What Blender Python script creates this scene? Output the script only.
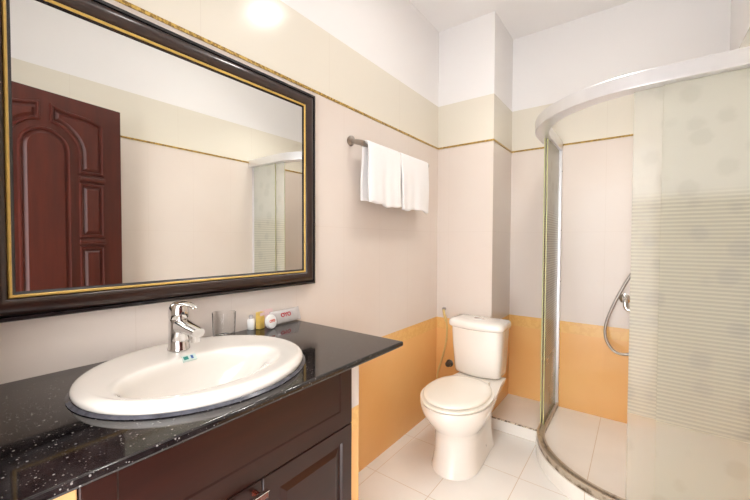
import bpy, bmesh, math, random
from mathutils import Vector, Matrix
PI = math.pi
random.seed(4)
S = bpy.context.scene
for o in list(bpy.data.objects):
    bpy.data.objects.remove(o)
C = S.collection

# ------------------------------------------------------------------ camera, world, exposure
CX, CH = 1.1621, 1.22
YAW, PIT, ROL, FPX = 0.6411, 0.0248, 0.0040, 353.2
cam = bpy.data.cameras.new('camera')
cam.sensor_width = 36.0
cam.lens = FPX / 750 * 36
cam.clip_start = 0.01
co = bpy.data.objects.new('camera', cam)
C.objects.link(co)
fw = Vector((-math.sin(YAW) * math.cos(PIT), math.cos(YAW) * math.cos(PIT), -math.sin(PIT)))
rt = Vector((math.cos(YAW), math.sin(YAW), 0))
up = rt.cross(fw)
r2 = rt * math.cos(ROL) + up * math.sin(ROL)
u2 = -rt * math.sin(ROL) + up * math.cos(ROL)
co.matrix_world = Matrix(((r2.x, u2.x, -fw.x, CX), (r2.y, u2.y, -fw.y, 0), (r2.z, u2.z, -fw.z, CH), (0, 0, 0, 1)))
S.camera = co

w = bpy.data.worlds.new('daylight')
S.world = w
w.use_nodes = True
bg = w.node_tree.nodes['Background']
bg.inputs['Color'].default_value = (0.97, 0.975, 1.0, 1)
bg.inputs['Strength'].default_value = 6.0
S.view_settings.view_transform = 'Standard'
S.view_settings.look = 'None'
S.view_settings.gamma = 1
S.view_settings.use_curve_mapping = False
S.view_settings.exposure = 0.25
LAMP_STRENGTH = 56.0
FILL_W = (23.0, 15.0)
LAMP_COLOR = (1.0, 0.972, 0.93)

# room numbers
W, YB1, YB2, XCOL, HC = 1.54, 2.3065, 2.7112, 0.3966, 2.703
YF = 0.03
GOLD, BAND, BORD = 1.8818, 2.1788, 0.677
SLAB = 0.0786
ZC, XC, YC = 0.8915, 0.548, 0.984

# ------------------------------------------------------------------ materials
def srgb(r, g, b):
    def f(c):
        c /= 255
        return c / 12.92 if c <= 0.04045 else ((c + 0.055) / 1.055) ** 2.4
    return (f(r), f(g), f(b), 1)

class N:
    def __init__(self, name):
        self.m = bpy.data.materials.new(name)
        self.m.use_nodes = True
        self.t = self.m.node_tree
        self.b = self.t.nodes['Principled BSDF']
        self.out = self.t.nodes['Material Output']
    def new(self, typ, **kw):
        n = self.t.nodes.new(typ)
        for k, v in kw.items():
            setattr(n, k, v)
        return n
    def link(self, a, b):
        self.t.links.new(a, b)
    def put(self, sock, v):
        if isinstance(v, (int, float)):
            sock.default_value = v
        elif isinstance(v, tuple):
            sock.default_value = v
        else:
            self.link(v, sock)
    def math(self, op, a, b=0.0, c=None, clamp=False):
        n = self.new('ShaderNodeMath', operation=op)
        n.use_clamp = clamp
        self.put(n.inputs[0], a)
        self.put(n.inputs[1], b)
        if c is not None:
            self.put(n.inputs[2], c)
        return n.outputs[0]
    def mix(self, f, a, b):
        n = self.new('ShaderNodeMix', data_type='RGBA')
        self.put(n.inputs[0], f)
        self.put(n.inputs[6], a)
        self.put(n.inputs[7], b)
        return n.outputs[2]
    def pos(self):
        g = self.new('ShaderNodeNewGeometry')
        s = self.new('ShaderNodeSeparateXYZ')
        self.link(g.outputs['Position'], s.inputs[0])
        return g.outputs['Position'], s.outputs[0], s.outputs[1], s.outputs[2]
    def objco(self):
        g = self.new('ShaderNodeTexCoord')
        return g.outputs['Object']
    def noise(self, vec, scale, detail=3, rough=0.5):
        n = self.new('ShaderNodeTexNoise')
        self.link(vec, n.inputs['Vector'])
        n.inputs['Scale'].default_value = scale
        n.inputs['Detail'].default_value = detail
        n.inputs['Roughness'].default_value = rough
        return n.outputs['Fac']
    def ramp(self, f, lo, hi):
        n = self.new('ShaderNodeMapRange')
        self.put(n.inputs[0], f)
        n.inputs[1].default_value = lo
        n.inputs[2].default_value = hi
        return n.outputs[0]
    def line(self, c, period, off, hw):
        t = self.math('DIVIDE', self.math('SUBTRACT', c, off), period)
        f = self.math('FRACT', self.math('ADD', t, 100.5))
        d = self.math('MULTIPLY', self.math('ABSOLUTE', self.math('SUBTRACT', f, 0.5)), period)
        return self.math('LESS_THAN', d, hw)
    def gt(self, a, v):
        return self.math('GREATER_THAN', a, v)
    def bump(self, h, strength=0.1, dist=0.002):
        n = self.new('ShaderNodeBump')
        n.inputs['Strength'].default_value = strength
        n.inputs['Distance'].default_value = dist
        self.link(h, n.inputs['Height'])
        self.link(n.outputs[0], self.b.inputs['Normal'])
    def set(self, **kw):
        mp = {'color': 'Base Color', 'rough': 'Roughness', 'metal': 'Metallic', 'spec': 'Specular IOR Level',
              'coat': 'Coat Weight', 'coat_rough': 'Coat Roughness', 'trans': 'Transmission Weight', 'ior': 'IOR', 'alpha': 'Alpha',
              'sheen': 'Sheen Weight', 'sss': 'Subsurface Weight'}
        for k, v in kw.items():
            self.put(self.b.inputs[mp[k]], v)
        return self

def simple(name, col, rough=0.5, metal=0.0, var=0.04, scale=30, **kw):
    n = N(name)
    v = n.objco()
    f = n.ramp(n.noise(v, scale), 0.3, 0.7)
    dark = tuple(c * (1 - var) for c in col[:3]) + (1,)
    n.set(color=n.mix(f, dark, col), rough=rough, metal=metal, **kw)
    return n.m

WHITE_TILE = srgb(226, 215, 205)
CREAM = srgb(229, 222, 207)
PAINT = srgb(242, 239, 237)
ORANGE = srgb(241, 190, 124)
BORDER = srgb(239, 193, 122)
def wall_mat(name, axis, off, band_off):
    n = N(name)
    p, x, y, z = n.pos()
    a = x if axis == 'X' else y
    nz = n.noise(p, 3.0, 4)
    org = n.mix(n.ramp(nz, 0.3, 0.7), ORANGE, srgb(237, 180, 112))
    sw = n.noise(p, 16, 5, 0.6)
    pat = n.gt(n.math('ABSOLUTE', n.math('SUBTRACT', sw, 0.5)), 0.05)
    bor = n.mix(n.math('MULTIPLY', n.math('SUBTRACT', 1.0, pat), 0.2), BORDER, srgb(214, 150, 78))
    wht = n.mix(n.ramp(nz, 0.3, 0.7), WHITE_TILE, srgb(224, 211, 200))
    col = n.mix(n.gt(z, 0.597), org, bor)
    col = n.mix(n.gt(z, BORD), col, wht)
    col = n.mix(n.gt(z, GOLD), col, CREAM)
    # joints
    jv = n.line(a, 0.3, off, 0.0011)
    jv = n.math('MULTIPLY', jv, n.math('LESS_THAN', z, GOLD))
    jb = n.line(a, 0.6, band_off, 0.0011)
    jb = n.math('MULTIPLY', jb, n.gt(z, GOLD))
    jh = n.math('LESS_THAN', n.math('ABSOLUTE', n.math('SUBTRACT', z, 1.287)), 0.0011)
    jh2 = n.math('LESS_THAN', n.math('ABSOLUTE', n.math('SUBTRACT', z, BORD)), 0.0011)
    jh3 = n.math('LESS_THAN', n.math('ABSOLUTE', n.math('SUBTRACT', z, 0.597)), 0.0012)
    j = n.math('MAXIMUM', n.math('MAXIMUM', jv, jb), n.math('MAXIMUM', jh, n.math('MAXIMUM', jh2, jh3)))
    tile = n.math('LESS_THAN', z, BAND)
    low = n.math('LESS_THAN', z, BORD)
    grout = n.mix(low, srgb(205, 190, 174), srgb(238, 190, 134))
    col = n.mix(n.math('MULTIPLY', j, 0.28), col, grout)
    col = n.mix(tile, PAINT, col)
    rough = n.math('ADD', n.math('MULTIPLY', tile, -0.37), 0.55)
    n.set(color=col, rough=rough, spec=0.3)
    h = n.math('SUBTRACT', 1.0, n.math('MULTIPLY', j, tile))
    n.bump(h, 0.25, 0.001)
    return n.m

def floor_mat(name, px, ox, py, oy, base):
    n = N(name)
    p, x, y, z = n.pos()
    j = n.math('MAXIMUM', n.line(x, px, ox, 0.0017), n.line(y, py, oy, 0.0017))
    f = n.ramp(n.noise(p, 5, 4), 0.3, 0.7)
    col = n.mix(f, base, tuple(c * 0.95 for c in base[:3]) + (1,))
    col = n.mix(n.math('MULTIPLY', j, 0.6), col, srgb(204, 178, 142))
    n.set(color=col, rough=0.16, spec=0.45)
    n.bump(n.math('SUBTRACT', 1.0, j), 0.3, 0.001)
    return n.m

M = {}
M['wall_y'] = wall_mat('tile_along_y', 'Y', 0.401, 0.598)
M['wall_x'] = wall_mat('tile_along_x', 'X', 0.987, 0.387)
M['floor'] = floor_mat('floor_tile', 0.312, 0.688, 0.4, 1.885, srgb(246, 243, 237))
M['slab'] = floor_mat('shower_floor_tile', 0.3, 0.985, 5.0, 0.0, srgb(246, 241, 232))
M['paint'] = simple('ceiling_paint', srgb(243, 240, 238), 0.7, var=0.02, scale=4)
def gold_mat():
    n = N('gilt_pencil_tile')
    p, x, y, z = n.pos()
    f = n.ramp(n.noise(p, 120, 2), 0.42, 0.58)
    n.set(color=n.mix(f, srgb(136, 104, 40), srgb(206, 170, 84)), rough=0.3, metal=0.15)
    return n.m
M['gold'] = gold_mat()
M['gilt'] = simple('gilt_bead', srgb(226, 188, 104), 0.3, 0.4, 0.15, 60)
def wood(name, a, b, rough, coat=0.4, sc=(3, 30, 30)):
    n = N(name)
    v = n.objco()
    mp = n.new('ShaderNodeMapping')
    n.link(v, mp.inputs[0])
    mp.inputs['Scale'].default_value = sc
    f = n.ramp(n.noise(mp.outputs[0], 1.0, 6, 0.6), 0.25, 0.75)
    n.set(color=n.mix(f, a, b), rough=rough, coat=coat, coat_rough=0.12, spec=0.4)
    return n.m
M['frame'] = wood('dark_frame_wood', srgb(30, 17, 13), srgb(52, 30, 22), 0.28, 0.5)
M['frame_edge'] = simple('black_frame_edge', srgb(20, 17, 20), 0.25, var=0.2, coat=0.4)
M['door'] = wood('mahogany_door', srgb(56, 18, 11), srgb(78, 28, 17), 0.42, 0.0, (30, 30, 3))
M['cab'] = wood('mahogany_cabinet', srgb(34, 12, 7), srgb(50, 19, 12), 0.33, 0.1, (30, 3, 30))
M['cab_handle'] = wood('mahogany_handle', srgb(78, 32, 22), srgb(100, 44, 30), 0.15, 0.8, (30, 3, 30))
def mirror_mat():
    n = N('silvered_glass')
    n.set(color=(0.90, 0.915, 0.90, 1), metal=1.0, rough=0.0)
    return n.m
M['mirror'] = mirror_mat()
def granite():
    n = N('black_granite')
    v = n.objco()
    vo = n.new('ShaderNodeTexVoronoi')
    n.link(v, vo.inputs['Vector'])
    vo.inputs['Scale'].default_value = 170
    s = n.new('ShaderNodeSeparateColor')
    n.link(vo.outputs['Color'], s.inputs[0])
    fleck = n.math('MULTIPLY', n.math('LESS_THAN', vo.outputs['Distance'], 0.28), n.gt(s.outputs[0], 0.92))
    vo2 = n.new('ShaderNodeTexVoronoi')
    n.link(v, vo2.inputs['Vector'])
    vo2.inputs['Scale'].default_value = 380
    s2 = n.new('ShaderNodeSeparateColor')
    n.link(vo2.outputs['Color'], s2.inputs[0])
    tiny = n.math('MULTIPLY', n.math('LESS_THAN', vo2.outputs['Distance'], 0.35), n.gt(s2.outputs[1], 0.92))
    f = n.ramp(n.noise(v, 22, 5, 0.65), 0.4, 0.75)
    col = n.mix(f, srgb(16, 14, 15), srgb(44, 38, 37))
    col = n.mix(n.math('MULTIPLY', tiny, 0.6), col, srgb(130, 122, 116))
    col = n.mix(n.math('MULTIPLY', fleck, 0.45), col, srgb(176, 170, 164))
    n.set(color=col, rough=0.06, spec=0.62)
    return n.m
M['granite'] = granite()
M['ceramic'] = simple('white_ceramic', srgb(229, 222, 213), 0.08, var=0.01, scale=3, coat=0.5)
M['toilet'] = simple('toilet_ceramic', srgb(247, 242, 234), 0.09, var=0.012, scale=3, coat=0.4)
M['seat'] = simple('cream_seat_plastic', srgb(248, 242, 230), 0.2, var=0.01, scale=3)
M['sealant'] = simple('grey_sealant', srgb(84, 84, 92), 0.2, var=0.5, scale=60)
M['chrome'] = simple('chrome', (0.78, 0.77, 0.76, 1), 0.1, 1.0, 0.05, 20)
M['steel'] = simple('braided_steel', (0.52, 0.48, 0.44, 1), 0.28, 1.0, 0.3, 300)
M['darkchrome'] = simple('dull_dark_chrome', (0.12, 0.11, 0.10, 1), 0.3, 0.8, 0.3, 80)
M['nickel'] = simple('brushed_nickel', (0.40, 0.36, 0.32, 1), 0.3, 1.0, 0.15, 60)
M['alu'] = simple('satin_aluminium', (0.80, 0.79, 0.80, 1), 0.32, 0.75, 0.04, 20)
def dirty_alu():
    n = N('grimy_aluminium_track')
    p, x, y, z = n.pos()
    g = n.noise(p, 22, 5, 0.65)
    low = n.ramp(z, SLAB + 0.030, SLAB + 0.004)
    f = n.ramp(n.math('ADD', g, n.math('MULTIPLY', low, 0.22)), 0.57, 0.80)
    n.set(color=n.mix(f, srgb(196, 184, 166), srgb(96, 76, 54)), rough=0.35, metal=n.math('SUBTRACT', 0.6, n.math('MULTIPLY', f, 0.5)))
    return n.m
M['track'] = dirty_alu()
M['tan'] = simple('tan_tile', srgb(212, 166, 112), 0.3, var=0.12, scale=20)
M['black'] = simple('black_plastic', srgb(22, 20, 20), 0.4, var=0.2)
def towel_mat():
    n = N('white_terry')
    v = n.objco()
    f = n.noise(v, 420, 2)
    n.set(color=n.mix(f, srgb(232, 228, 226), srgb(247, 245, 243)), rough=0.95, sheen=0.3)
    n.bump(f, 0.5, 0.002)
    return n.m
M['towel'] = towel_mat()
M['hose'] = simple('cream_plastic_hose', srgb(222, 190, 122), 0.35, var=0.1, scale=80)
M['white'] = simple('white_plastic', srgb(240, 238, 234), 0.35, var=0.02)
M['sachet'] = simple('silver_white_film', srgb(204, 198, 195), 0.22, 0.15, 0.12, 50)
M['pinkish'] = simple('pale_pink_film', srgb(226, 196, 194), 0.35, var=0.06)
M['yellow'] = simple('yellow_card', srgb(236, 200, 104), 0.45, var=0.15, scale=90)
M['red'] = simple('red_print', srgb(176, 24, 34), 0.45, var=0.05)
M['salmon'] = simple('orange_red_print', srgb(228, 92, 62), 0.45, var=0.05)
M['badge'] = simple('silver_badge', srgb(196, 214, 206), 0.3, var=0.05)
M['teal'] = simple('teal_print', srgb(36, 128, 116), 0.4, var=0.05)
M['blue'] = simple('blue_print', srgb(40, 84, 150), 0.4, var=0.05)
def clear_glass():
    n = N('clear_glass')
    n.set(color=(1, 1, 1, 1), rough=0.0, trans=1.0, ior=1.3)
    return n.m
M['glass'] = clear_glass()
def lamp_mat():
    n = N('lit_opal_diffuser')
    n.set(color=(0.9, 0.9, 0.9, 1), rough=0.5)
    n.b.inputs['Emission Color'].default_value = LAMP_COLOR + (1,)
    n.b.inputs['Emission Strength'].default_value = LAMP_STRENGTH
    return n.m
M['lamp'] = lamp_mat()
STRIPE_LO, STRIPE_HI = 0.500, 1.43
def frosted():
    n = N('printed_frosted_glass')
    p, x, y, z = n.pos()
    vo = n.new('ShaderNodeTexVoronoi')
    n.link(p, vo.inputs['Vector'])
    vo.inputs['Scale'].default_value = 8.5
    vo.inputs['Randomness'].default_value = 0.75
    nz = n.noise(p, 40, 2)
    dist = n.math('ADD', vo.outputs['Distance'], n.math('MULTIPLY', n.math('SUBTRACT', nz, 0.5), 0.16))
    spot = n.ramp(dist, 0.34, 0.22)
    t = n.math('FRACT', n.math('DIVIDE', z, 0.0150))
    stripe = n.math('MULTIPLY', n.ramp(n.math('ABSOLUTE', n.math('SUBTRACT', t, 0.5)), 0.20, 0.34), 1.0)
    inband = n.math('MULTIPLY', n.gt(z, STRIPE_LO), n.ramp(z, STRIPE_HI, STRIPE_HI - 0.06))
    upper = n.gt(z, STRIPE_LO)
    a = n.math('ADD', 0.33, n.math('MULTIPLY', upper, 0.23))
    a = n.math('ADD', a, n.math('MULTIPLY', inband, n.math('ADD', 0.06, n.math('MULTIPLY', stripe, 0.20))))
    tr = n.new('ShaderNodeBsdfTransparent')
    tr.inputs[0].default_value = (0.95, 0.96, 0.94, 1)
    base = n.mix(n.math('MULTIPLY', spot, n.math('ADD', 0.22, n.math('MULTIPLY', inband, 0.3))), n.mix(inband, srgb(245, 243, 234), srgb(226, 222, 206)), srgb(206, 202, 192))
    df = n.new('ShaderNodeBsdfDiffuse')
    n.link(base, df.inputs[0])
    tl = n.new('ShaderNodeBsdfTranslucent')
    n.link(base, tl.inputs[0])
    m1 = n.new('ShaderNodeMixShader')
    m1.inputs[0].default_value = 0.5
    n.link(df.outputs[0], m1.inputs[1])
    n.link(tl.outputs[0], m1.inputs[2])
    m2 = n.new('ShaderNodeMixShader')
    n.link(a, m2.inputs[0])
    n.link(tr.outputs[0], m2.inputs[1])
    n.link(m1.outputs[0], m2.inputs[2])
    gl = n.new('ShaderNodeBsdfGlossy')
    gl.inputs['Roughness'].default_value = 0.06
    fr = n.new('ShaderNodeFresnel')
    fr.inputs[0].default_value = 1.35
    m3 = n.new('ShaderNodeMixShader')
    n.link(n.math('MULTIPLY', fr.outputs[0], 0.6), m3.inputs[0])
    n.link(m2.outputs[0], m3.inputs[1])
    n.link(gl.outputs[0], m3.inputs[2])
    n.link(m3.outputs[0], n.out.inputs[0])
    return n.m
M['frost'] = frosted()
M['glass_edge'] = simple('green_glass_edge', srgb(196, 196, 146), 0.25, var=0.1)

# ------------------------------------------------------------------ mesh helpers
def link(name, bm, mats, parent=None, smooth=True, bevel=0.0, seg=2, sub=0, angle=40):
    bmesh.ops.recalc_face_normals(bm, faces=bm.faces)
    me = bpy.data.meshes.new(name)
    bm.to_mesh(me)
    bm.free()
    for m in (mats if isinstance(mats, (list, tuple)) else [mats]):
        me.materials.append(m)
    o = bpy.data.objects.new(name, me)
    C.objects.link(o)
    if parent is not None:
        o.parent = parent
        if parent.type == 'EMPTY':
            o.matrix_parent_inverse = parent.matrix_basis.inverted()
    if smooth:
        for p in me.polygons:
            p.use_smooth = True
        try:
            me.set_sharp_from_angle(angle=math.radians(angle))
        except Exception:
            pass
    if bevel:
        b = o.modifiers.new('bevel', 'BEVEL')
        b.width = bevel
        b.segments = seg
        b.limit_method = 'ANGLE'
        b.angle_limit = math.radians(35)
        b.harden_normals = False
    if sub:
        s = o.modifiers.new('sub', 'SUBSURF')
        s.levels = sub
        s.render_levels = sub
    return o

def tag(o, label=None, cat=None, group=None, kind=None):
    if label: o['label'] = label
    if cat: o['category'] = cat
    if group: o['group'] = group
    if kind: o['kind'] = kind
    return o

def thing(name, label, cat, loc, group=None):
    o = bpy.data.objects.new(name, None)
    o.empty_display_size = 0.05
    C.objects.link(o)
    o.location = loc
    return tag(o, label, cat, group)

def box(bm, x0, x1, y0, y1, z0, z1, mi=0):
    vs = [bm.verts.new(p) for p in ((x0, y0, z0), (x1, y0, z0), (x1, y1, z0), (x0, y1, z0), (x0, y0, z1), (x1, y0, z1), (x1, y1, z1), (x0, y1, z1))]
    for f in ((3, 2, 1, 0), (4, 5, 6, 7), (0, 1, 5, 4), (1, 2, 6, 5), (2, 3, 7, 6), (3, 0, 4, 7)):
        bm.faces.new([vs[i] for i in f]).material_index = mi
    return vs

def nb():
    return bmesh.new()

def bx(*a):
    bm = nb()
    box(bm, *a)
    return bm

def loft(bm, rings, cap0=True, cap1=True, closed=True):
    rows = [[bm.verts.new(p) for p in r] for r in rings]
    n = len(rows[0])
    for a, b in zip(rows, rows[1:]):
        for i in range(n if closed else n - 1):
            j = (i + 1) % n
            bm.faces.new((a[i], a[j], b[j], b[i]))
    if cap0: bm.faces.new(rows[0][::-1])
    if cap1: bm.faces.new(rows[-1])
    return rows

def prism(bm, pts, z0, z1):
    loft(bm, [[(x, y, z0) for x, y in pts], [(x, y, z1) for x, y in pts]])

def lathe(bm, prof, n=32, mat=Matrix.Identity(4), cap0=True, cap1=True):
    rings = [[mat @ Vector((r * math.cos(2 * PI * i / n), r * math.sin(2 * PI * i / n), z)) for i in range(n)] for r, z in prof]
    loft(bm, rings, cap0, cap1)

def axis_mat(origin, direction):
    q = Vector((0, 0, 1)).rotation_difference(Vector(direction).normalized())
    return Matrix.Translation(Vector(origin)) @ q.to_matrix().to_4x4()

def spline(pts, n=12):
    P = [Vector(p) for p in pts]
    P = [P[0] * 2 - P[1]] + P + [P[-1] * 2 - P[-2]]
    out = []
    for i in range(1, len(P) - 2):
        for k in range(n):
            t = k / n
            a, b, c, d = P[i - 1], P[i], P[i + 1], P[i + 2]
            out.append(0.5 * ((2 * b) + (c - a) * t + (2 * a - 5 * b + 4 * c - d) * t * t + (3 * b - a - 3 * c + d) * t ** 3))
    out.append(P[-2])
    return out

def tube(bm, pts, r, n=10, closed=False):
    P = [Vector(p) for p in pts]
    rs = r if isinstance(r, (list, tuple)) else [r] * len(P)
    T = []
    for i in range(len(P)):
        if closed:
            d = P[(i + 1) % len(P)] - P[i - 1]
        else:
            d = P[min(i + 1, len(P) - 1)] - P[max(i - 1, 0)]
        T.append(d.normalized())
    nrm = T[0].orthogonal().normalized()
    rings = []
    for p, t, rr in zip(P, T, rs):
        nrm = (nrm - t * nrm.dot(t)).normalized()
        bi = t.cross(nrm)
        rings.append([p + nrm * rr * math.cos(2 * PI * k / n) + bi * rr * math.sin(2 * PI * k / n) for k in range(n)])
    if closed:
        rings.append(rings[0])
        loft(bm, rings, False, False)
        bmesh.ops.remove_doubles(bm, verts=bm.verts, dist=1e-6)
    else:
        loft(bm, rings)

def struct(name, bm, m, smooth=False, **kw):
    return tag(link(name, bm, m, smooth=smooth, **kw), kind='structure')

def lettering(name, body, size, depth, mat4, m, parent):
    cu = bpy.data.curves.new(name, 'FONT')
    cu.body = body
    cu.size = size
    cu.extrude = depth
    cu.align_x = 'CENTER'
    cu.align_y = 'CENTER'
    cu.offset = size * 0.035
    t = bpy.data.objects.new(name, cu)
    C.objects.link(t)
    bpy.context.view_layer.update()
    me = bpy.data.meshes.new_from_object(t.evaluated_get(bpy.context.evaluated_depsgraph_get()))
    bpy.data.objects.remove(t)
    me.transform(mat4)
    me.materials.clear()
    me.materials.append(m)
    o = bpy.data.objects.new(name, me)
    C.objects.link(o)
    o.parent = parent
    if parent.type == 'EMPTY':
        o.matrix_parent_inverse = parent.matrix_basis.inverted()
    return o

# ------------------------------------------------------------------ room shell
T = 0.1
bm = bx(-T, W + T, YF - 0.12, YB2 + T, -0.1, 0.0)
struct('floor', bm, M['floor'])
bm = bx(-T, W + T, YF - 0.12, YB2 + T, HC, HC + 0.1)
struct('ceiling', bm, M['paint'])
struct('wall_left', bx(-T, 0, YF, YB1, 0, HC), M['wall_y'])
bm = nb()
prism(bm, [(-T, YB1), (XCOL, YB1), (XCOL, YB2), (W + T, YB2), (W + T, YB2 + T), (-T, YB2 + T)], 0, HC)
struct('wall_back', bm, M['wall_x'])
struct('wall_right', bx(W, W + T, YF, YB2, 0, HC), M['wall_y'])
bm = nb()
DX0, DX1, DZ = 0.46, 1.265, 2.02
box(bm, -T, DX0, YF - 0.12, YF, 0, HC)
box(bm, DX1, W + T, YF - 0.12, YF, 0, HC)
box(bm, DX0, DX1, YF - 0.12, YF, DZ, HC)
struct('wall_front', bm, M['wall_x'])
# raised shower floor: plinth from the boxed-in corner to the curved front edge
SX0, SY0, SR = 0.69, 1.795, 0.505
def quad(off, n=20):
    r = SR - off
    x0, y0 = SX0 + off, SY0 + off
    pts = [(x0, YB2 - 0.001), (x0, y0 + r)]
    for i in range(1, n):
        a = i / n * PI / 2
        pts.append((x0 + r - r * math.cos(a), y0 + r - r * math.sin(a)))
    pts += [(x0 + r, y0), (W - 0.001, y0)]
    return pts
bm = nb()
q = quad(0.0)
front = [(XCOL, YB2), (XCOL, 2.288), (SX0 + 0.0002, 2.288)] + q[2:] + [(W, SY0), (W, YB2)]
prism(bm, front, 0, SLAB)
struct('floor_plinth', bm, M['slab'], bevel=0.004)
bm = nb()
box(bm, XCOL + 0.0, SX0, 2.2855, 2.2879, SLAB - 0.008, SLAB + 0.0012)
def dirt_mat():
    n = N('broken_dark_grout')
    p, x, y, z = n.pos()
    f = n.ramp(n.noise(p, 60, 4, 0.7), 0.42, 0.56)
    n.set(color=n.mix(f, srgb(226, 208, 182), srgb(104, 84, 62)), rough=0.8)
    return n.m
struct('trim_1', bm, dirt_mat())
# gilt pencil line round the room, one strip per wall
g0, g1, gt = GOLD - 0.0055, GOLD + 0.0055, 0.004
struct('trim_2', bx(0, gt, YF, YB1, g0, g1), M['gold'])
bm = nb()
box(bm, gt, XCOL, YB1 - gt, YB1, g0, g1)
box(bm, XCOL, XCOL + gt, YB1 - gt, YB2 - gt, g0, g1)
box(bm, XCOL, W - gt, YB2 - gt, YB2, g0, g1)
struct('trim_3', bm, M['gold'])
struct('trim_4', bx(W - gt, W, YF, YB2, g0, g1), M['gold'])

# ------------------------------------------------------------------ open panelled door behind the camera's right shoulder
DLEN = 0.745
FREE = Vector((1.385, 0.797, 0))
ANG = math.radians(9.0)
door_m = Matrix(((-math.sin(ANG) * 1, -math.cos(ANG), 0, FREE.x), (-math.cos(ANG), math.sin(ANG), 0, FREE.y), (0, 0, 1, 0), (0, 0, 0, 1)))
# local: x = distance from the free edge towards the hinge, y = out of the room-side face, z up
def dloc(bm):
    bmesh.ops.transform(bm, matrix=door_m, verts=bm.verts)
    return bm
DT = 1.985
bm = dloc(bx(0, DLEN, -0.038, 0, 0.012, DT))
leaf = tag(link('door_1', bm, M['door'], smooth=False, bevel=0.002), kind='structure')
def shrink(pts, d):
    n = len(pts)
    out = []
    for i in range(n):
        a, b, c = Vector(pts[i - 1]), Vector(pts[i]), Vector(pts[(i + 1) % n])
        e1, e2 = (b - a).normalized(), (c - b).normalized()
        n1, n2 = Vector((-e1.y, e1.x)), Vector((-e2.y, e2.x))
        m = n1 + n2
        if m.length < 1e-6: m = n1
        m.normalize()
        k = d / max(0.35, m.dot(n1))
        out.append(tuple(b + m * k))
    return out
def door_panel(name, pts, bead=True):
    # pts counter-clockwise in (x, z)
    bm = nb()
    p1 = shrink(pts, 0.022)
    p2 = shrink(pts, 0.034)
    loft(bm, [[(x, 0.0, z) for x, z in p1], [(x, 0.009, z) for x, z in p2]], False, True)
    pan = link(name, dloc(bm), M['door'], leaf, smooth=False)
    bm = nb()
    i = [pts, shrink(pts, 0.004), shrink(pts, 0.011), shrink(pts, 0.016)]
    hs = [0.0, 0.010, 0.010, 0.0]
    loft(bm, [[(x, h, z) for x, z in pp] for pp, h in zip(i, hs)], False, False)
    link('moulding', dloc(bm), M['door'], pan, smooth=True)
    return pan
AC, AR = 0.352, 0.108        # arch centre line and half width
arch_top = 1.80
def arch_pts(r, ztop, zbot, n=14):
    zc = ztop - r
    pts = [(AC - r, zbot), (AC + r, zbot)]
    for k in range(n + 1):
        a = PI * k / n
        pts.append((AC + r * math.cos(a), zc + r * math.sin(a)))
    return pts
door_panel('arch_panel', arch_pts(AR, arch_top, 0.25))
def side(sgn):
    # upper panel with a swooping head and a bite taken out by the arch
    def X(d): return AC + sgn * d
    xi, xo = 0.020, 0.262
    zc = arch_top - AR
    R = AR + 0.032
    pts = [(xo, 1.585), (xo, 1.875)]
    for k in range(1, 8):
        t = k / 8
        pts.append((xo + (xi - xo) * t, 1.875 + 0.055 * (0.5 - 0.5 * math.cos(PI * t)) + 0.012 * math.sin(2 * PI * t)))
    pts.append((xi, 1.93))
    a0 = math.acos(xi / R)
    for k in range(9):
        a = a0 + (0 - a0) * k / 8
        pts.append((R * math.cos(a), zc + R * math.sin(a)))
    pts.append((R, 1.585))
    P = [(X(d), z) for d, z in pts]
    if sgn < 0: P = P[::-1]
    # make ccw
    ar = sum(P[i - 1][0] * P[i][1] - P[i][0] * P[i - 1][1] for i in range(len(P)))
    if ar < 0: P = P[::-1]
    door_panel('side_panel', P)
    for z0, z1 in ((1.235, 1.535), (0.86, 1.185), (0.25, 0.81)):
        a, b = sorted((X(0.140), X(0.262)))
        door_panel('side_panel', [(a, z0), (b, z0), (b, z1), (a, z1)])
    for z in (1.558, 1.21, 0.835):
        a, b = sorted((X(0.138), X(0.264)))
        link('ledge', dloc(bx(a, b, 0.0, 0.014, z - 0.012, z + 0.012)), M['door'], leaf, smooth=False, bevel=0.004)
side(-1)
side(1)

# ------------------------------------------------------------------ ceiling lamp (above the frame)
def flush_lamp(x, y, k, label):
    lamp = thing('ceiling_light', label, 'lamp', (x, y, HC))
    tm = Matrix.Translation((x, y, HC - 0.001)) @ Matrix.Diagonal((k, k, 1, 1))
    bm = nb()
    lathe(bm, [(0.165, 0), (0.165, -0.020), (0.160, -0.024), (0.150, -0.024), (0.148, -0.018)], 40, tm)
    link('base', bm, M['white'], lamp)
    bm = nb()
    lathe(bm, [(0.1475, -0.0185), (0.12, -0.0205), (0.06, -0.0222), (0.002, -0.0225)], 40, tm)
    link('diffuser', bm, M['lamp'], lamp)
flush_lamp(0.79, 1.42, 0.62, 'round lit flush lamp on the middle of the ceiling')
def downlight(x, y, watts, label):  # fill spots added to brighten floor and lower walls; no known fittings here
    t = thing('fill_downlight', label, 'lamp', (x, y, HC), 'added ceiling fill downlights')
    tm = Matrix.Translation((x, y, HC - 0.001))
    bm = nb()
    lathe(bm, [(0.075, 0), (0.074, -0.006), (0.060, -0.010), (0.052, -0.004), (0.050, -0.001)], 32, tm, False, False)
    link('trim_ring', bm, M['white'], t)
    la = bpy.data.lights.new('fill_beam', 'SPOT')
    la.energy = watts
    la.color = LAMP_COLOR
    la.spot_size = math.radians(112)
    la.spot_blend = 0.55
    la.shadow_soft_size = 0.06
    lo = bpy.data.objects.new('fill_beam', la)
    C.objects.link(lo)
    lo.location = (x, y, HC - 0.02)
downlight(0.93, 1.88, FILL_W[0], 'added fill downlight in the ceiling between the toilet and the shower, set to match the shadows')
downlight(0.92, 0.62, FILL_W[1], 'added fill downlight in the ceiling in front of the washbasin')

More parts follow.
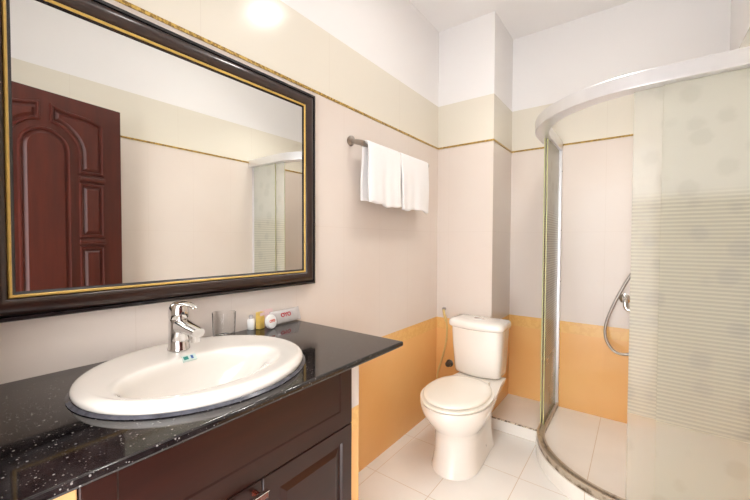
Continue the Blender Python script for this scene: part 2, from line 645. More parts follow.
# ------------------------------------------------------------------ wall mirror
MY0, MY1, MZ0, MZ1 = 0.0885, 1.0785, 1.035, 1.8455
mir = thing('wall_mirror', 'large wall mirror in a dark wooden frame with gilt inner beading', 'mirror', (0, (MY0 + MY1) / 2, MZ0))
def frame_ring(bm, prof):
    # prof: (inset from the outer edge, x)
    rings = []
    for d, x in prof:
        rings.append([(x, MY0 + d, MZ0 + d), (x, MY1 - d, MZ0 + d), (x, MY1 - d, MZ1 - d), (x, MY0 + d, MZ1 - d)])
    loft(bm, rings, False, False)
    return bm
link('frame_rim', frame_ring(nb(), [(0.0, 0.002), (0.0, 0.030), (0.002, 0.034), (0.010, 0.034), (0.012, 0.030), (0.0125, 0.002)]), M['frame_edge'], mir, smooth=False)
link('frame', frame_ring(nb(), [(0.0125, 0.002), (0.0125, 0.0295), (0.016, 0.0345), (0.024, 0.0385), (0.034, 0.0385), (0.046, 0.034), (0.0525, 0.028), (0.0525, 0.002)]), M['frame'], mir, smooth=True, angle=50)
link('gilt_beading', frame_ring(nb(), [(0.0525, 0.004), (0.0525, 0.0285), (0.0545, 0.0312), (0.0575, 0.0312), (0.0595, 0.0285), (0.0595, 0.004)]), M['gilt'], mir, smooth=True)
link('inner_lip', frame_ring(nb(), [(0.0595, 0.004), (0.0595, 0.026), (0.064, 0.0225), (0.066, 0.0215), (0.066, 0.004)]), M['frame_edge'], mir, smooth=False)
d = 0.0655
link('mirror_glass', bx(0.003, 0.0215, MY0 + d, MY1 - d, MZ0 + d, MZ1 - d), M['mirror'], mir, smooth=False)

# ------------------------------------------------------------------ vanity: worktop, cabinet, end piers, basin, tap
SKC = (0.2770, 0.4540)
SKX, SKY = 0.2370, 0.2590
NS = 72
def ell(cx, cy, rx, ry, z, n=NS):
    return [(cx + rx * math.cos(2 * PI * i / n), cy + ry * math.sin(2 * PI * i / n), z) for i in range(n)]
def rect_ring(x0, x1, y0, y1, z, n=NS):
    # points on the rectangle in the direction of each ellipse point, corners snapped in
    cx, cy = SKC
    pts = []
    for i in range(n):
        a = 2 * PI * i / n
        dx, dy = math.cos(a), math.sin(a)
        k = min(((x1 - cx) / dx) if dx > 1e-9 else ((x0 - cx) / dx) if dx < -1e-9 else 1e9,
                ((y1 - cy) / dy) if dy > 1e-9 else ((y0 - cy) / dy) if dy < -1e-9 else 1e9)
        pts.append([cx + dx * k, cy + dy * k, z])
    for qx, qy in ((x0, y0), (x0, y1), (x1, y0), (x1, y1)):
        b = min(range(n), key=lambda i: (pts[i][0] - qx) ** 2 + (pts[i][1] - qy) ** 2)
        pts[b][0], pts[b][1] = qx, qy
    return pts
bm = nb()
HX, HY = SKX - 0.022, SKY - 0.022
CTH = 0.017
rings = [ell(SKC[0], SKC[1], HX, HY, ZC), rect_ring(0.001, XC, YF + 0.001, YC, ZC), rect_ring(0.001, XC, YF + 0.001, YC, ZC - CTH), ell(SKC[0], SKC[1], HX, HY, ZC - CTH)]
rings.append(rings[0])
loft(bm, rings, False, False)
bmesh.ops.remove_doubles(bm, verts=bm.verts, dist=1e-6)
tag(link('vanity_countertop', bm, M['granite'], smooth=True, bevel=0.006, seg=4, angle=30), 'polished speckled black granite worktop running along the mirror wall', 'worktop')

CF = 0.430
CY0, CY1 = 0.168, 0.860
zt, zb = ZC - CTH - 0.001, 0.0
cab = thing('vanity_cabinet', 'dark mahogany panelled cabinet under the black granite worktop', 'cabinet', (0.22, (CY0 + CY1) / 2, 0))
bm = nb()
th = 0.018
box(bm, 0.002, CF - 0.02, CY0, CY0 + th, zb, zt)
box(bm, 0.002, CF - 0.02, CY1 - th, CY1, zb, zt)
box(bm, 0.002, CF - 0.02, CY0 + th, CY1 - th, 0.08, 0.10)
box(bm, CF - 0.07, CF - 0.055, CY0 + th, CY1 - th, zb, 0.08)
box(bm, 0.002, 0.010, CY0 + th, CY1 - th, 0.10, zt - 0.1)
link('body', bm, M['cab'], cab, smooth=False)
def panel_front(y0, y1, z0, z1, x, th, frame, dep=0.007, raised=True):
    """frame-and-panel front facing +x"""
    bm = nb()
    def r(d, xx): return [(xx, y0 + d, z0 + d), (xx, y1 - d, z0 + d), (xx, y1 - d, z1 - d), (xx, y0 + d, z1 - d)]
    rings = [r(0, x - th), r(0, x - 0.002), r(0.002, x), r(frame, x), r(frame + 0.004, x - dep), r(frame + 0.010, x - dep)]
    if raised:
        rings += [r(frame + 0.030, x - 0.0015), ]
    loft(bm, rings, True, True)
    return bm
link('apron', panel_front(CY0, CY1, 0.636, zt, CF, 0.013, 0.052, 0.003, False), M['cab'], cab, smooth=False)
MS = 0.522
for k, (a, b) in enumerate(((CY0, MS - 0.0015), (MS + 0.0015, CY1))):
    d_ = link('door', panel_front(a, b, 0.085, 0.6330, CF, 0.02, 0.045), M['cab'], cab, smooth=False)
    if k == 0:
        bm = nb()
        box(bm, CF + 0.022, CF + 0.034, 0.395, 0.515, 0.607, 0.622)
        box(bm, CF, CF + 0.024, 0.405, 0.417, 0.609, 0.620)
        box(bm, CF, CF + 0.024, 0.490, 0.502, 0.609, 0.620)
        h = link('handle', bm, M['cab_handle'], d_, smooth=False, bevel=0.002)
        link('chrome_strip', bx(CF + 0.024, CF + 0.0352, 0.394, 0.516, 0.622, 0.6238), M['chrome'], h, smooth=False)

for nm, y0, y1, lb in (('right', 0.8615, 0.902, 'narrow tiled pier at the worktop end nearest the toilet'), ('left', 0.108, 0.1665, 'narrow tan pier under the worktop end nearest the doorway')):
    bm = bx(0.001, 0.425, y0, y1, 0.0, zt)
    tag(link('tiled_pier', bm, M['tan'] if nm == 'left' else M['wall_y'], smooth=False, bevel=0.002), lb, 'pier', 'tiled piers carrying the worktop')

# basin
sink = thing('washbasin', 'white oval ceramic basin set into the black granite worktop', 'basin', (SKC[0], SKC[1], ZC))
bm = nb()
BC = (0.315, 0.438)
def lerp(a, b, t): return a + (b - a) * t
prof = []
# (centre blend t, rx, ry, z)
z0 = ZC + 0.0012
out = [(0.0, SKX - 0.004, SKY - 0.004, z0), (0.0, SKX, SKY, z0 + 0.006), (0.0, SKX + 0.001, SKY + 0.001, z0 + 0.014), (0.0, SKX - 0.002, SKY - 0.002, z0 + 0.019),
       (0.0, SKX - 0.009, SKY - 0.009, z0 + 0.0235), (0.02, SKX - 0.020, SKY - 0.020, z0 + 0.025)]
rings = [ell(SKC[0] + (BC[0] - SKC[0]) * t, SKC[1] + (BC[1] - SKC[1]) * t, rx, ry, z) for t, rx, ry, z in out]
def brow(cx, rx, ry, z): rings.append(ell(cx, BC[1], rx, ry, z))
brow(0.312, 0.158, 0.212, z0 + 0.0225)
brow(0.325, 0.128, 0.192, z0 + 0.020)
brow(0.323, 0.119, 0.184, z0 + 0.014)
brow(0.308, 0.100, 0.170, z0 + 0.000)
brow(0.296, 0.092, 0.158, z0 - 0.026)
brow(0.282, 0.074, 0.133, z0 - 0.058)
brow(0.272, 0.052, 0.095, z0 - 0.085)
brow(0.270, 0.028, 0.045, z0 - 0.098)
brow(0.270, 0.022, 0.022, z0 - 0.100)
# outside of the shell, going back up through the hole
brow(0.270, 0.024, 0.024, z0 - 0.112)
brow(0.272, 0.060, 0.104, z0 - 0.094)
brow(0.282, 0.082, 0.142, z0 - 0.062)
brow(0.294, 0.098, 0.166, z0 - 0.032)
brow(0.304, 0.118, 0.180, z0 - 0.008)
rings.append(ell(SKC[0], SKC[1], SKX - 0.030, SKY - 0.030, z0 + 0.002))
rings.append(rings[0])
loft(bm, rings, False, False)
bmesh.ops.remove_doubles(bm, verts=bm.verts, dist=1e-6)
link('bowl', bm, M['ceramic'], sink, smooth=True, angle=179, sub=2)
bm = nb()
rr = []
for dx, z in ((-0.004, 0.0006), (0.002, 0.0006), (0.003, 0.0014), (-0.001, 0.0040), (-0.004, 0.0060)):
    rr.append(ell(SKC[0], SKC[1], SKX + dx + 0.004, SKY + dx + 0.004, ZC + z))
loft(bm, rr, False, False)
link('sealant_bead', bm, M['sealant'], sink)
bm = nb()
lathe(bm, [(0.021, 0.0), (0.021, 0.0025), (0.016, 0.004), (0.004, 0.0045)], 24, Matrix.Translation((0.270, BC[1], z0 - 0.0998)))
link('drain', bm, M['chrome'], sink)
# badge on the back slope of the bowl
bq = Vector((0.204, 0.455, z0 + 0.0140))
bn = Vector((0.62, 0, 0.78)).normalized()
bu = Vector((0, 1, 0))
bv = bn.cross(bu).normalized()
bmat = Matrix((( bu.x, bv.x, bn.x, bq.x), (bu.y, bv.y, bn.y, bq.y), (bu.z, bv.z, bn.z, bq.z), (0, 0, 0, 1)))
bm = bx(-0.018, 0.018, -0.009, 0.009, -0.004, 0.0012)
bmesh.ops.transform(bm, matrix=bmat, verts=bm.verts)
bad = link('maker_badge', bm, M['badge'], sink, smooth=False)
bm = nb()
box(bm, -0.015, -0.003, -0.005, 0.005, 0.0012, 0.0016)
bmesh.ops.transform(bm, matrix=bmat, verts=bm.verts)
link('badge_print', bm, M['teal'], bad, smooth=False)
bm = nb()
box(bm, 0.004, 0.010, -0.005, 0.005, 0.0012, 0.0016)
bmesh.ops.transform(bm, matrix=bmat, verts=bm.verts)
link('badge_print', bm, M['blue'], bad, smooth=False)

# tap
FX, FY, FZ = 0.136, 0.459, z0 + 0.0242
tap = thing('basin_tap', 'chrome single-lever mixer tap standing on the back of the white basin', 'tap', (FX, FY, FZ))
bm = nb()
lathe(bm, [(0.0285, 0.0), (0.0285, 0.004), (0.0265, 0.007), (0.0258, 0.03), (0.0250, 0.06), (0.0246, 0.082), (0.0230, 0.085)], 32, Matrix.Translation((FX, FY, FZ)))
link('body', bm, M['chrome'], tap)
def sect(c, d, wy, hz, n=16):
    # rounded-box ring, centre c, facing direction d in the xz plane
    d = Vector(d).normalized()
    up_ = Vector((0, 1, 0)).cross(d) * -1
    pts = []
    for i in range(n):
        a = 2 * PI * i / n
        ca, sa = math.cos(a), math.sin(a)
        k = (abs(ca) ** 3.2 + abs(sa) ** 3.2) ** (-1 / 3.2)
        pts.append(Vector(c) + Vector((0, 1, 0)) * (wy * k * ca) + up_ * (hz * k * sa))
    return pts
bm = nb()
rs = []
for t, (x, z, wy, hz) in enumerate(((0.008, 0.066, 0.021, 0.022), (0.035, 0.068, 0.0205, 0.016), (0.065, 0.066, 0.019, 0.013), (0.095, 0.063, 0.0175, 0.012), (0.110, 0.061, 0.016, 0.0115))):
    rs.append(sect((FX + x, FY, FZ + z), (1, 0, -0.14), wy, hz))
loft(bm, rs)
sp = link('spout', bm, M['chrome'], tap, angle=60)
bm = nb()
lathe(bm, [(0.0128, 0.004), (0.0128, -0.015), (0.010, -0.0155)], 20, Matrix.Translation((FX + 0.095, FY, FZ + 0.052)))
link('aerator', bm, M['chrome'], sp)
bm = nb()
rs = []
n = 28
for r, z, tx in ((0.0235, 0.086, 0), (0.0252, 0.089, 0), (0.0256, 0.102, 0.0), (0.0245, 0.116, 0.001), (0.0205, 0.126, 0.002), (0.012, 0.132, 0.004), (0.002, 0.1335, 0.004)):
    rs.append([(FX + tx + r * math.cos(2 * PI * i / n), FY + r * math.sin(2 * PI * i / n), FZ + z) for i in range(n)])
loft(bm, rs)
rs = []
for x, z, wy, hz in ((-0.006, 0.124, 0.016, 0.007), (0.02, 0.129, 0.015, 0.006), (0.05, 0.1315, 0.012, 0.0045), (0.075, 0.1295, 0.010, 0.0035), (0.092, 0.126, 0.0085, 0.003), (0.096, 0.125, 0.006, 0.002)):
    rs.append(sect((FX + x, FY, FZ + z), (1, 0, -0.12), wy, hz))
loft(bm, rs)
lev = link('lever', bm, M['chrome'], tap, angle=60)
bm = nb()
lathe(bm, [(0.004, 0.0), (0.004, 0.0015)], 14, axis_mat((FX + 0.0253, FY, FZ + 0.103), (1, 0, 0.05)))
tag(link('indicator_dot', bm, M['black'], lev), 'small dark indicator dot')

# tumbler
bm = nb()
gx, gy = 0.042, 0.648
lathe(bm, [(0.0325, 0.0), (0.0345, 0.002), (0.0375, 0.085), (0.0373, 0.0856), (0.0366, 0.0853), (0.0338, 0.006), (0.031, 0.005)], 40, Matrix.Translation((gx, gy, ZC + 0.0006)))
tag(link('drinking_glass', bm, M['glass']), 'clear glass tumbler beside the chrome tap, against the tiled wall', 'glass')

# toiletries
GR = 'small wrapped toiletries by the wall'
def place(mx, o): o.matrix_world = mx
def orient(origin, u, nvec):
    """u: width direction, n: facing, v: up"""
    n_ = Vector(nvec).normalized()
    u_ = Vector(u)
    u_ = (u_ - n_ * u_.dot(n_)).normalized()
    v_ = n_.cross(u_)
    return Matrix(((u_.x, v_.x, n_.x, origin[0]), (u_.y, v_.y, n_.y, origin[1]), (u_.z, v_.z, n_.z, origin[2]), (0, 0, 0, 1)))
ZT = ZC + 0.0008
# dental kit sachet: long flat packet leaning on the wall
kit = thing('dental_kit', 'long silver-white sachet with red print leaning on the wall', 'sachet', (0.03, 0.913, ZT), GR)
km = orient((0.031, 0.918, ZT + 0.0275), (-0.04, 1, 0.0), (1, 0, 0.30))
bm = nb()
rs = []
for s, hh, t in ((-0.092, 0.020, 0.0008), (-0.084, 0.021, 0.001), (-0.078, 0.0205, 0.005), (-0.03, 0.0205, 0.008), (0.03, 0.0205, 0.008), (0.070, 0.0205, 0.006), (0.078, 0.021, 0.001), (0.090, 0.022, 0.0008)):
    ring = []
    for i in range(16):
        a = 2 * PI * i / 16
        ca, sa = math.cos(a), math.sin(a)
        ring.append(km @ Vector((s * 0.80, 1.27 * hh * ca, t * sa + 0.0)))
    rs.append(ring)
loft(bm, rs)
link('sachet', bm, M['sachet'], kit)
lettering('lettering', 'OYO', 0.022, 0.0008, km @ Matrix.Translation((-0.004, 0.004, 0.0080)), M['red'], kit)
# pale pink packet behind the soap
bm = nb()
pm = orient((0.014, 0.842, ZT + 0.0305), (0, 1, 0.02), (1, 0, 0.16))
rs = []
for s, hh, t in ((-0.028, 0.031, 0.001), (-0.022, 0.032, 0.004), (0.022, 0.032, 0.004), (0.028, 0.031, 0.001)):
    rs.append([pm @ Vector((s, hh * math.cos(2 * PI * i / 12), t * math.sin(2 * PI * i / 12))) for i in range(12)])
loft(bm, rs)
tag(link('comb_sachet', bm, M['pinkish']), 'pale pink packet standing behind the round white soap', 'sachet', GR)
# soap disc
soap = thing('guest_soap', 'round white wrapped soap with orange-red print propped upright', 'soap', (0.066, 0.814, ZT), GR)
sm = orient((0.066, 0.820, ZT + 0.0265), (-0.35, 1, 0), (1, 0.2, 0.22))
bm = nb()
lathe(bm, [(0.020, -0.007), (0.0258, -0.005), (0.0268, 0.0), (0.0258, 0.005), (0.020, 0.007)], 36, sm)
link('wrapper', bm, M['white'], soap)
lettering('lettering', 'OYO', 0.013, 0.0006, sm @ Matrix.Translation((0, 0.001, 0.0073)), M['salmon'], soap)
# yellow box
bm = nb()
ym = orient((0.034, 0.796, ZT + 0.031), (-0.25, 1, 0), (1, 0.25, 0.0))
box(bm, -0.013, 0.013, -0.031, 0.031, -0.010, 0.010)
bmesh.ops.transform(bm, matrix=ym, verts=bm.verts)
yb_ = tag(link('soap_carton', bm, M['yellow'], smooth=False, bevel=0.0012), 'small upright yellow carton between white bottle and round soap', 'carton', GR)
bm = nb()
box(bm, -0.0125, 0.0125, 0.018, 0.0295, 0.0100, 0.0104)
bmesh.ops.transform(bm, matrix=ym, verts=bm.verts)
tag(link('pale_panel', bm, M['pinkish'], yb_, smooth=False), 'pale pink printed panel')
# little bottle
bot = thing('shampoo_bottle', 'tiny white bottle at the left end of the toiletries', 'bottle', (0.0185, 0.768, ZT), GR)
bm = nb()
lathe(bm, [(0.0125, 0), (0.0135, 0.002), (0.0135, 0.034), (0.011, 0.039), (0.006, 0.040)], 24, Matrix.Translation((0.0185, 0.768, ZT)))
link('bottle', bm, M['white'], bot)
bm = nb()
lathe(bm, [(0.0075, 0.0402), (0.0075, 0.052), (0.006, 0.0535)], 20, Matrix.Translation((0.0185, 0.768, ZT)))
link('cap', bm, M['sachet'], bot)

# ------------------------------------------------------------------ towel rail and towels
RZ, RX = 1.694, 0.075
rail = thing('towel_rail', 'brushed metal towel rail screwed to the left wall', 'towel rail', (0, 1.64, RZ))
for y in (1.347, 2.000):
    bm = nb()
    lathe(bm, [(0.026, 0.0), (0.026, 0.006), (0.020, 0.010), (0.013, 0.014), (0.011, 0.03), (0.013, 0.040), (0.014, 0.075), (0.013, 0.088), (0.008, 0.091)], 24, axis_mat((0.002, y, RZ + 0.026), (1, 0, -0.30)))
    b = link('bracket', bm, M['nickel'], rail)
bm = nb()
s = []
for y, r in ((1.343, 0.011), (1.349, 0.013), (1.355, 0.0105), (1.364, 0.012), (1.375, 0.009), (1.39, 0.008), (1.94, 0.008), (1.975, 0.0095), (1.99, 0.012), (2.004, 0.011)):
    s.append(((RX, y, RZ), r))
tube(bm, [p for p, r in s], [r for p, r in s], 16)
link('bar', bm, M['nickel'], rail)

def towel(y0, y1, zf, zbk, lean, lab, seed):
    rnd = random.Random(seed)
    bm = nb()
    ny = 26
    prof = []
    R = 0.0185
    nf = 16
    for i in range(nf + 1):
        z = zf + (RZ - zf) * i / nf
        prof.append(('f', z))
    na = 8
    for i in range(1, na):
        prof.append(('a', PI * i / na))
    for i in range(nf + 1):
        z = RZ + (zbk - RZ) * i / nf
        prof.append(('b', z))
    ph = [rnd.uniform(0, 6.28) for _ in range(5)]
    grid = []
    for j in range(ny + 1):
        t = j / ny
        row = []
        for kind, v in prof:
            if kind == 'f':
                dr = (RZ - v)
                x = RX + R + 0.010 * dr / 0.3 + dr * 0.020 * math.sin(t * 9 + ph[0]) + dr * 0.008 * math.sin(t * 23 + ph[1])
                z = v + (0.006 * math.sin(t * 7 + ph[2]) + 0.003 * math.sin(t * 19 + ph[3]) - 0.012 * lean * (t - 0.5)) * (dr / 0.3) ** 1.0
            elif kind == 'a':
                x = RX + R * math.cos(v)
                z = RZ + R * math.sin(v)
            else:
                dr = (RZ - v)
                x = RX - R - 0.004 * dr / 0.3 + dr * 0.010 * math.sin(t * 8 + ph[4])
                z = v + 0.004 * math.sin(t * 9 + ph[2]) * dr / 0.3
            yy = y0 + (y1 - y0) * t + (0.004 * math.sin(v * 20 + ph[0]) if kind != 'a' else 0)
            row.append(bm.verts.new((x, yy, z)))
        grid.append(row)
    for a, b in zip(grid, grid[1:]):
        for i in range(len(prof) - 1):
            bm.faces.new((a[i], a[i + 1], b[i + 1], b[i]))
    o = link('hand_towel', bm, M['towel'], smooth=True, angle=80)
    so = o.modifiers.new('thick', 'SOLIDIFY')
    so.thickness = 0.014
    so.offset = 0
    bv = o.modifiers.new('round', 'BEVEL')
    bv.width = 0.005
    bv.segments = 2
    bv.limit_method = 'ANGLE'
    bv.angle_limit = math.radians(60)
    return tag(o, lab, 'towel', 'white towels on the rail')
towel(1.372, 1.655, 1.405, 1.420, 0.4, 'folded white towel on the rail, the one nearer the mirror', 2)
towel(1.668, 1.985, 1.400, 1.425, -0.2, 'folded white towel on the rail, the one nearer the corner', 7)

# ------------------------------------------------------------------ toilet
TX = 0.378
toi = thing('toilet', 'white close-coupled toilet with its lid down in the back corner', 'toilet', (TX, 1.95, 0))
def outline(yf, yc, yb, rx, wb, z, nf=24, nbk=12):
    pts = []
    for i in range(nf + 1):      # front half ellipse from +x round the front to -x
        a = -PI * i / nf
        pts.append((TX + rx * math.cos(a), yc + (yc - yf) * math.sin(a), z))
    for i in range(1, nbk + 1):  # -x side going back
        t = i / nbk
        s = t * t * (3 - 2 * t)
        pts.append((TX - (rx + (wb - rx) * s), yc + (yb - yc) * t, z))
    for i in range(nbk, 0, -1):
        t = i / nbk
        s = t * t * (3 - 2 * t)
        pts.append((TX + (rx + (wb - rx) * s), yc + (yb - yc) * t, z))
    return pts
bm = nb()
secs = [(1.652, 1.80, 2.10, 0.126, 0.112, 0.0), (1.654, 1.80, 2.10, 0.126, 0.112, 0.012), (1.664, 1.80, 2.10, 0.120, 0.104, 0.035),
        (1.674, 1.81, 2.11, 0.114, 0.092, 0.10), (1.679, 1.81, 2.12, 0.113, 0.088, 0.16), (1.674, 1.81, 2.13, 0.116, 0.086, 0.20), (1.655, 1.80, 2.15, 0.130, 0.088, 0.225),
        (1.622, 1.80, 2.18, 0.152, 0.100, 0.26), (1.592, 1.80, 2.21, 0.171, 0.115, 0.30), (1.574, 1.80, 2.23, 0.181, 0.128, 0.335), (1.569, 1.80, 2.24, 0.185, 0.136, 0.362),
        (1.572, 1.80, 2.24, 0.183, 0.135, 0.370), (1.600, 1.80, 2.22, 0.155, 0.120, 0.372)]
loft(bm, [outline(*s) for s in secs])
link('bowl', bm, M['toilet'], toi, angle=60)
for sx in (-1, 1):
    bm = nb()
    lathe(bm, [(0.010, 0.0), (0.010, 0.006), (0.006, 0.009)], 14, axis_mat((TX + sx * 0.0985, 1.975, 0.055), (sx, 0, 0.15)))
    tag(link('bolt_cap', bm, M['darkchrome'], toi), 'small dark bolt cap')
def egg(yf, yc, yb, rx, z, n=56, e=2.35):
    pts = []
    for i in range(n):
        a = 2 * PI * i / n
        ca, sa = math.cos(a), math.sin(a)
        if sa <= 0:
            pts.append((TX + rx * ca, yc + (yc - yf) * sa, z))
        else:
            x = math.copysign(abs(ca) ** (2 / e), ca)
            pts.append((TX + rx * x, yc + (yb - yc) * abs(sa) ** (2 / e), z))
    return pts
bm = nb()
z1 = 0.3725
loft(bm, [egg(1.577, 1.80, 2.03, 0.178, z1), egg(1.569, 1.80, 2.04, 0.185, z1 + 0.006), egg(1.571, 1.80, 2.04, 0.184, z1 + 0.014), egg(1.58, 1.80, 2.03, 0.176, z1 + 0.0155)])
link('seat', bm, M['seat'], toi, angle=60)
z2 = z1 + 0.0185
bm = nb()
loft(bm, [egg(1.592, 1.80, 2.03, 0.164, z2), egg(1.586, 1.80, 2.035, 0.170, z2 + 0.004), egg(1.587, 1.80, 2.035, 0.169, z2 + 0.012),
          egg(1.594, 1.80, 2.028, 0.162, z2 + 0.017), egg(1.62, 1.80, 2.0, 0.138, z2 + 0.0195), egg(1.72, 1.80, 1.88, 0.05, z2 + 0.021)])
link('seat_lid', bm, M['seat'], toi, angle=60)
for sx in (-1, 1):
    bm = nb()
    lathe(bm, [(0.012, -0.022), (0.012, 0.022)], 16, axis_mat((TX + sx * 0.075, 2.052, z1 + 0.013), (1, 0, 0)))
    link('hinge', bm, M['seat'], toi)
TXT = 0.352
def rr(hw, y0, y1, z, bow=0.02, r=0.04, n=10):
    pts = []
    # front (y0) bowed, back straight
    m = 14
    for i in range(m + 1):
        t = -1 + 2 * i / m
        pts.append((TXT + (hw - r) * t, y0 + bow * t * t, z))
    yy = y0 + bow
    for i in range(1, n):
        a = -PI / 2 + (PI / 2) * i / n
        pts.append((TXT + hw - r + r * math.cos(a), yy + r + r * math.sin(a), z))
    pts.append((TXT + hw, yy + r, z))
    pts.append((TXT + hw, y1 - 0.012, z))
    pts.append((TXT + hw - 0.012, y1, z))
    pts.append((TXT - hw + 0.012, y1, z))
    pts.append((TXT - hw, y1 - 0.012, z))
    pts.append((TXT - hw, yy + r, z))
    for i in range(1, n):
        a = PI + (PI / 2) * i / n
        pts.append((TXT - hw + r + r * math.cos(a), yy + r + r * math.sin(a), z))
    return pts
TB = YB1 - 0.004
bm = nb()
loft(bm, [rr(0.132, 2.135, TB - 0.01, 0.373), rr(0.143, 2.122, TB, 0.382), rr(0.147, 2.118, TB, 0.40), rr(0.157, 2.106, TB, 0.56), rr(0.162, 2.102, TB, 0.672)])
link('tank', bm, M['toilet'], toi, angle=50)
bm = nb()
loft(bm, [rr(0.164, 2.098, TB, 0.674), rr(0.173, 2.086, TB, 0.680), rr(0.176, 2.082, TB, 0.692), rr(0.176, 2.082, TB, 0.706), rr(0.172, 2.088, TB, 0.717), rr(0.163, 2.102, TB - 0.004, 0.724), rr(0.125, 2.14, TB - 0.03, 0.728)])
lid = link('tank_lid', bm, M['toilet'], toi, angle=60)
bm = nb()
loft(bm, [[(TXT + a * math.cos(2 * PI * i / 28), 2.205 + b * math.sin(2 * PI * i / 28), z) for i in range(28)] for a, b, z in ((0.034, 0.020, 0.7275), (0.034, 0.020, 0.7315), (0.031, 0.017, 0.733))])
link('flush_button', bm, M['chrome'], lid)

# bidet sprayer hanging in the corner, with its hose
spr = thing('bidet_sprayer', 'cream bidet hose with grey spray head hung on the wall behind the toilet', 'bidet sprayer', (0.07, YB1, 0.7))
bm = nb()
lathe(bm, [(0.0125, 0.0), (0.0125, 0.014), (0.009, 0.017)], 18, axis_mat((0.062, YB1 - 0.001, 0.742), (0, -1, 0)))
link('wall_hook', bm, M['nickel'], spr)
bm = nb()
tube(bm, [(0.062, YB1 - 0.019, 0.737), (0.070, YB1 - 0.026, 0.712), (0.086, YB1 - 0.034, 0.682), (0.094, YB1 - 0.036, 0.662)], [0.009, 0.008, 0.012, 0.010], 14)
link('spray_head', bm, M['hose'], spr)
bm = nb()
tube(bm, spline([(0.094, YB1 - 0.036, 0.664), (0.098, YB1 - 0.034, 0.60), (0.088, YB1 - 0.032, 0.50), (0.058, YB1 - 0.036, 0.38), (0.036, YB1 - 0.05, 0.29), (0.040, YB1 - 0.06, 0.20), (0.09, YB1 - 0.05, 0.16), (0.115, YB1 - 0.03, 0.20)], 10), 0.0065, 10)
link('hose', bm, M['hose'], spr)
val = thing('stop_valve', 'round dark chrome stop valve on the orange tiles left of the tank', 'valve', (0.106, YB1, 0.36))
bm = nb()
lathe(bm, [(0.026, 0.0), (0.026, 0.004), (0.020, 0.008), (0.010, 0.010), (0.010, 0.022)], 24, axis_mat((0.106, YB1 - 0.001, 0.36), (0, -1, 0)))
link('flange', bm, M['darkchrome'], val)
bm = nb()
lathe(bm, [(0.013, 0.022), (0.019, 0.024), (0.019, 0.036), (0.014, 0.040)], 10, axis_mat((0.106, YB1 - 0.001, 0.36), (0, -1, 0)))
link('knob', bm, M['darkchrome'], val, angle=20)

# ------------------------------------------------------------------ shower enclosure
enc = thing('shower_enclosure', 'curved corner shower enclosure with frosted printed glass doors and aluminium rails', 'shower enclosure', (1.05, 2.2, SLAB))
ZR0, ZR1 = 1.840, 1.902
ZTK = SLAB + 0.0008
def sweep(bm, off0, off1, z0, z1, rnd=0.0):
    a, b = quad(off0, 24), quad(off1, 24)
    m = []
    for (x0, y0), (x1, y1) in zip(a, b):
        m.append([(x0, y0, z0), (x0, y0, z1), (x1, y1, z1), (x1, y1, z0)])
    loft(bm, m)
bm = nb()
sweep(bm, -0.028, 0.046, ZR0, ZR1)
link('top_rail', bm, M['alu'], enc, smooth=True, bevel=0.004, angle=30)
bm = nb()
sweep(bm, 0.006, 0.046, ZTK, ZTK + 0.020)
sweep(bm, 0.006, 0.016, ZTK + 0.0195, ZTK + 0.034)
sweep(bm, 0.034, 0.046, ZTK + 0.0195, ZTK + 0.034)
link('bottom_track', bm, M['track'], enc, smooth=True, bevel=0.0015, angle=30)
def run(off, n=60):
    """dense polyline of the enclosure curve"""
    p = quad(off, 40)
    out = [Vector((x, y)) for x, y in p]
    return out
def panel(name, off, s0, s1, z0, z1, th=0.006):
    """curved glass sheet between arc lengths s0..s1 (from the back wall)"""
    P = run(off)
    L = [0]
    for a, b in zip(P, P[1:]): L.append(L[-1] + (b - a).length)
    tot = L[-1]
    if s1 < 0: s1 = tot + s1
    if s0 < 0: s0 = tot + s0
    def at(s):
        for i in range(len(P) - 1):
            if L[i + 1] >= s - 1e-9:
                t = (s - L[i]) / (L[i + 1] - L[i])
                d = (P[i + 1] - P[i]).normalized()
                return P[i].lerp(P[i + 1], t), d
    n = 28
    bm = nb()
    rows = []
    for i in range(n + 1):
        p, d = at(s0 + (s1 - s0) * i / n)
        nn = Vector((-d.y, d.x))
        rows.append([(p.x - nn.x * th / 2, p.y - nn.y * th / 2, z0), (p.x - nn.x * th / 2, p.y - nn.y * th / 2, z1), (p.x + nn.x * th / 2, p.y + nn.y * th / 2, z1), (p.x + nn.x * th / 2, p.y + nn.y * th / 2, z0)])
    loft(bm, rows)
    bm.faces.ensure_lookup_table()
    for f in bm.faces:
        if len(f.verts) == 4:
            ws = f.calc_center_median()
        # end caps and top/bottom strips are the narrow ones
        if f.calc_area() < th * 2.2 or min(e.calc_length() for e in f.edges) < th * 1.3 and f.calc_area() < 0.02 and max(e.calc_length() for e in f.edges) > 1.0:
            f.material_index = 1
    return link(name, bm, [M['frost'], M['glass_edge']], enc, smooth=True, angle=30)
GZ0, GZ1 = ZTK + 0.022, ZR0 - 0.0005
panel('fixed_panel', 0.012, 0.024, 0.40, GZ0, GZ1)
panel('fixed_panel', 0.012, -0.308, -0.012, GZ0, GZ1)
dl = panel('sliding_door', 0.026, 0.03, 0.394, GZ0 + 0.004, GZ1)
dr = panel('sliding_door', 0.026, -0.402, -0.016, GZ0 + 0.004, GZ1)
for o_, x in ((dr, 1.168), (dr, 1.205)):
    bm = nb()
    lathe(bm, [(0.0095, 0.0), (0.0095, 0.008), (0.006, 0.010)], 16, axis_mat((x, SY0 + 0.034, ZR0 - 0.014), (0, 1, 0)))
    link('roller', bm, M['darkchrome'], o_)
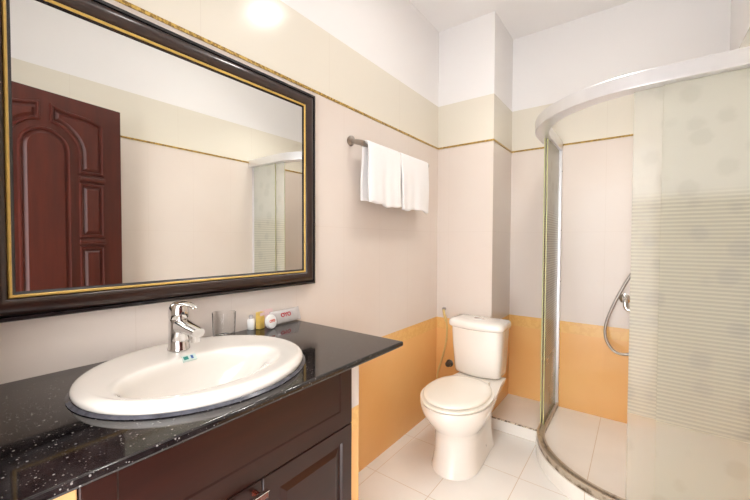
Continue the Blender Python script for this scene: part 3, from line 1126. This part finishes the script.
# wall channels
for a in (0, 1):
    bm = nb()
    if a == 0:
        box(bm, SX0 + 0.018, SX0 + 0.046, YB2 - 0.024, YB2 - 0.0005, ZTK, ZR0)
    else:
        box(bm, W - 0.024, W - 0.0005, SY0 + 0.006, SY0 + 0.046, ZTK + 0.034, ZR0)
    ch = link('wall_channel', bm, M['alu'], enc, smooth=False, bevel=0.002)
    if a == 0:
        for z in (0.352, 0.62, 0.95, 1.30, 1.70):
            bm = nb()
            lathe(bm, [(0.004, 0), (0.003, 0.002)], 12, axis_mat((SX0 + 0.046, YB2 - 0.012, z), (1, 0, 0)))
            link('screw', bm, M['darkchrome'], ch)

# shower outlet elbow and hose on the back wall
sh = thing('shower_outlet', 'chrome wall elbow with flexible steel shower hose inside the enclosure', 'shower outlet', (1.105, YB2, 0.86))
bm = nb()
lathe(bm, [(0.031, 0.0), (0.031, 0.005), (0.022, 0.012), (0.014, 0.016)], 28, axis_mat((1.100, YB2 - 0.001, 0.866), (0, -1, 0)))
link('flange', bm, M['chrome'], sh)
bm = nb()
tube(bm, spline([(1.100, YB2 - 0.012, 0.866), (1.100, YB2 - 0.045, 0.866), (1.102, YB2 - 0.060, 0.855), (1.104, YB2 - 0.064, 0.825), (1.118, YB2 - 0.066, 0.808), (1.150, YB2 - 0.066, 0.806)], 8), 0.0135, 14)
link('elbow', bm, M['chrome'], sh)
bm = nb()
tube(bm, spline([(1.20, YB2 - 0.05, 1.20), (1.155, YB2 - 0.06, 1.08), (1.105, YB2 - 0.075, 0.975), (1.050, YB2 - 0.085, 0.845), (1.010, YB2 - 0.085, 0.72), (1.006, YB2 - 0.085, 0.63), (1.038, YB2 - 0.085, 0.56), (1.085, YB2 - 0.085, 0.535), (1.14, YB2 - 0.08, 0.55), (1.19, YB2 - 0.075, 0.64), (1.20, YB2 - 0.07, 0.74), (1.165, YB2 - 0.066, 0.80)], 10), 0.0085, 12)
link('hose', bm, M['steel'], sh)
bm = nb()
tube(bm, [(1.195, YB2 - 0.052, 1.185), (1.215, YB2 - 0.045, 1.25), (1.225, YB2 - 0.05, 1.32)], [0.012, 0.014, 0.012], 14)
lathe(bm, [(0.012, -0.012), (0.036, 0.0), (0.038, 0.012), (0.034, 0.014)], 24, axis_mat((1.226, YB2 - 0.058, 1.34), (0.1, -0.9, -0.35)))
link('hand_shower', bm, M['chrome'], sh)
bm = nb()
box(bm, 1.198, 1.230, YB2 - 0.032, YB2 - 0.001, 1.225, 1.265)
link('holder', bm, M['chrome'], sh, smooth=False, bevel=0.005)
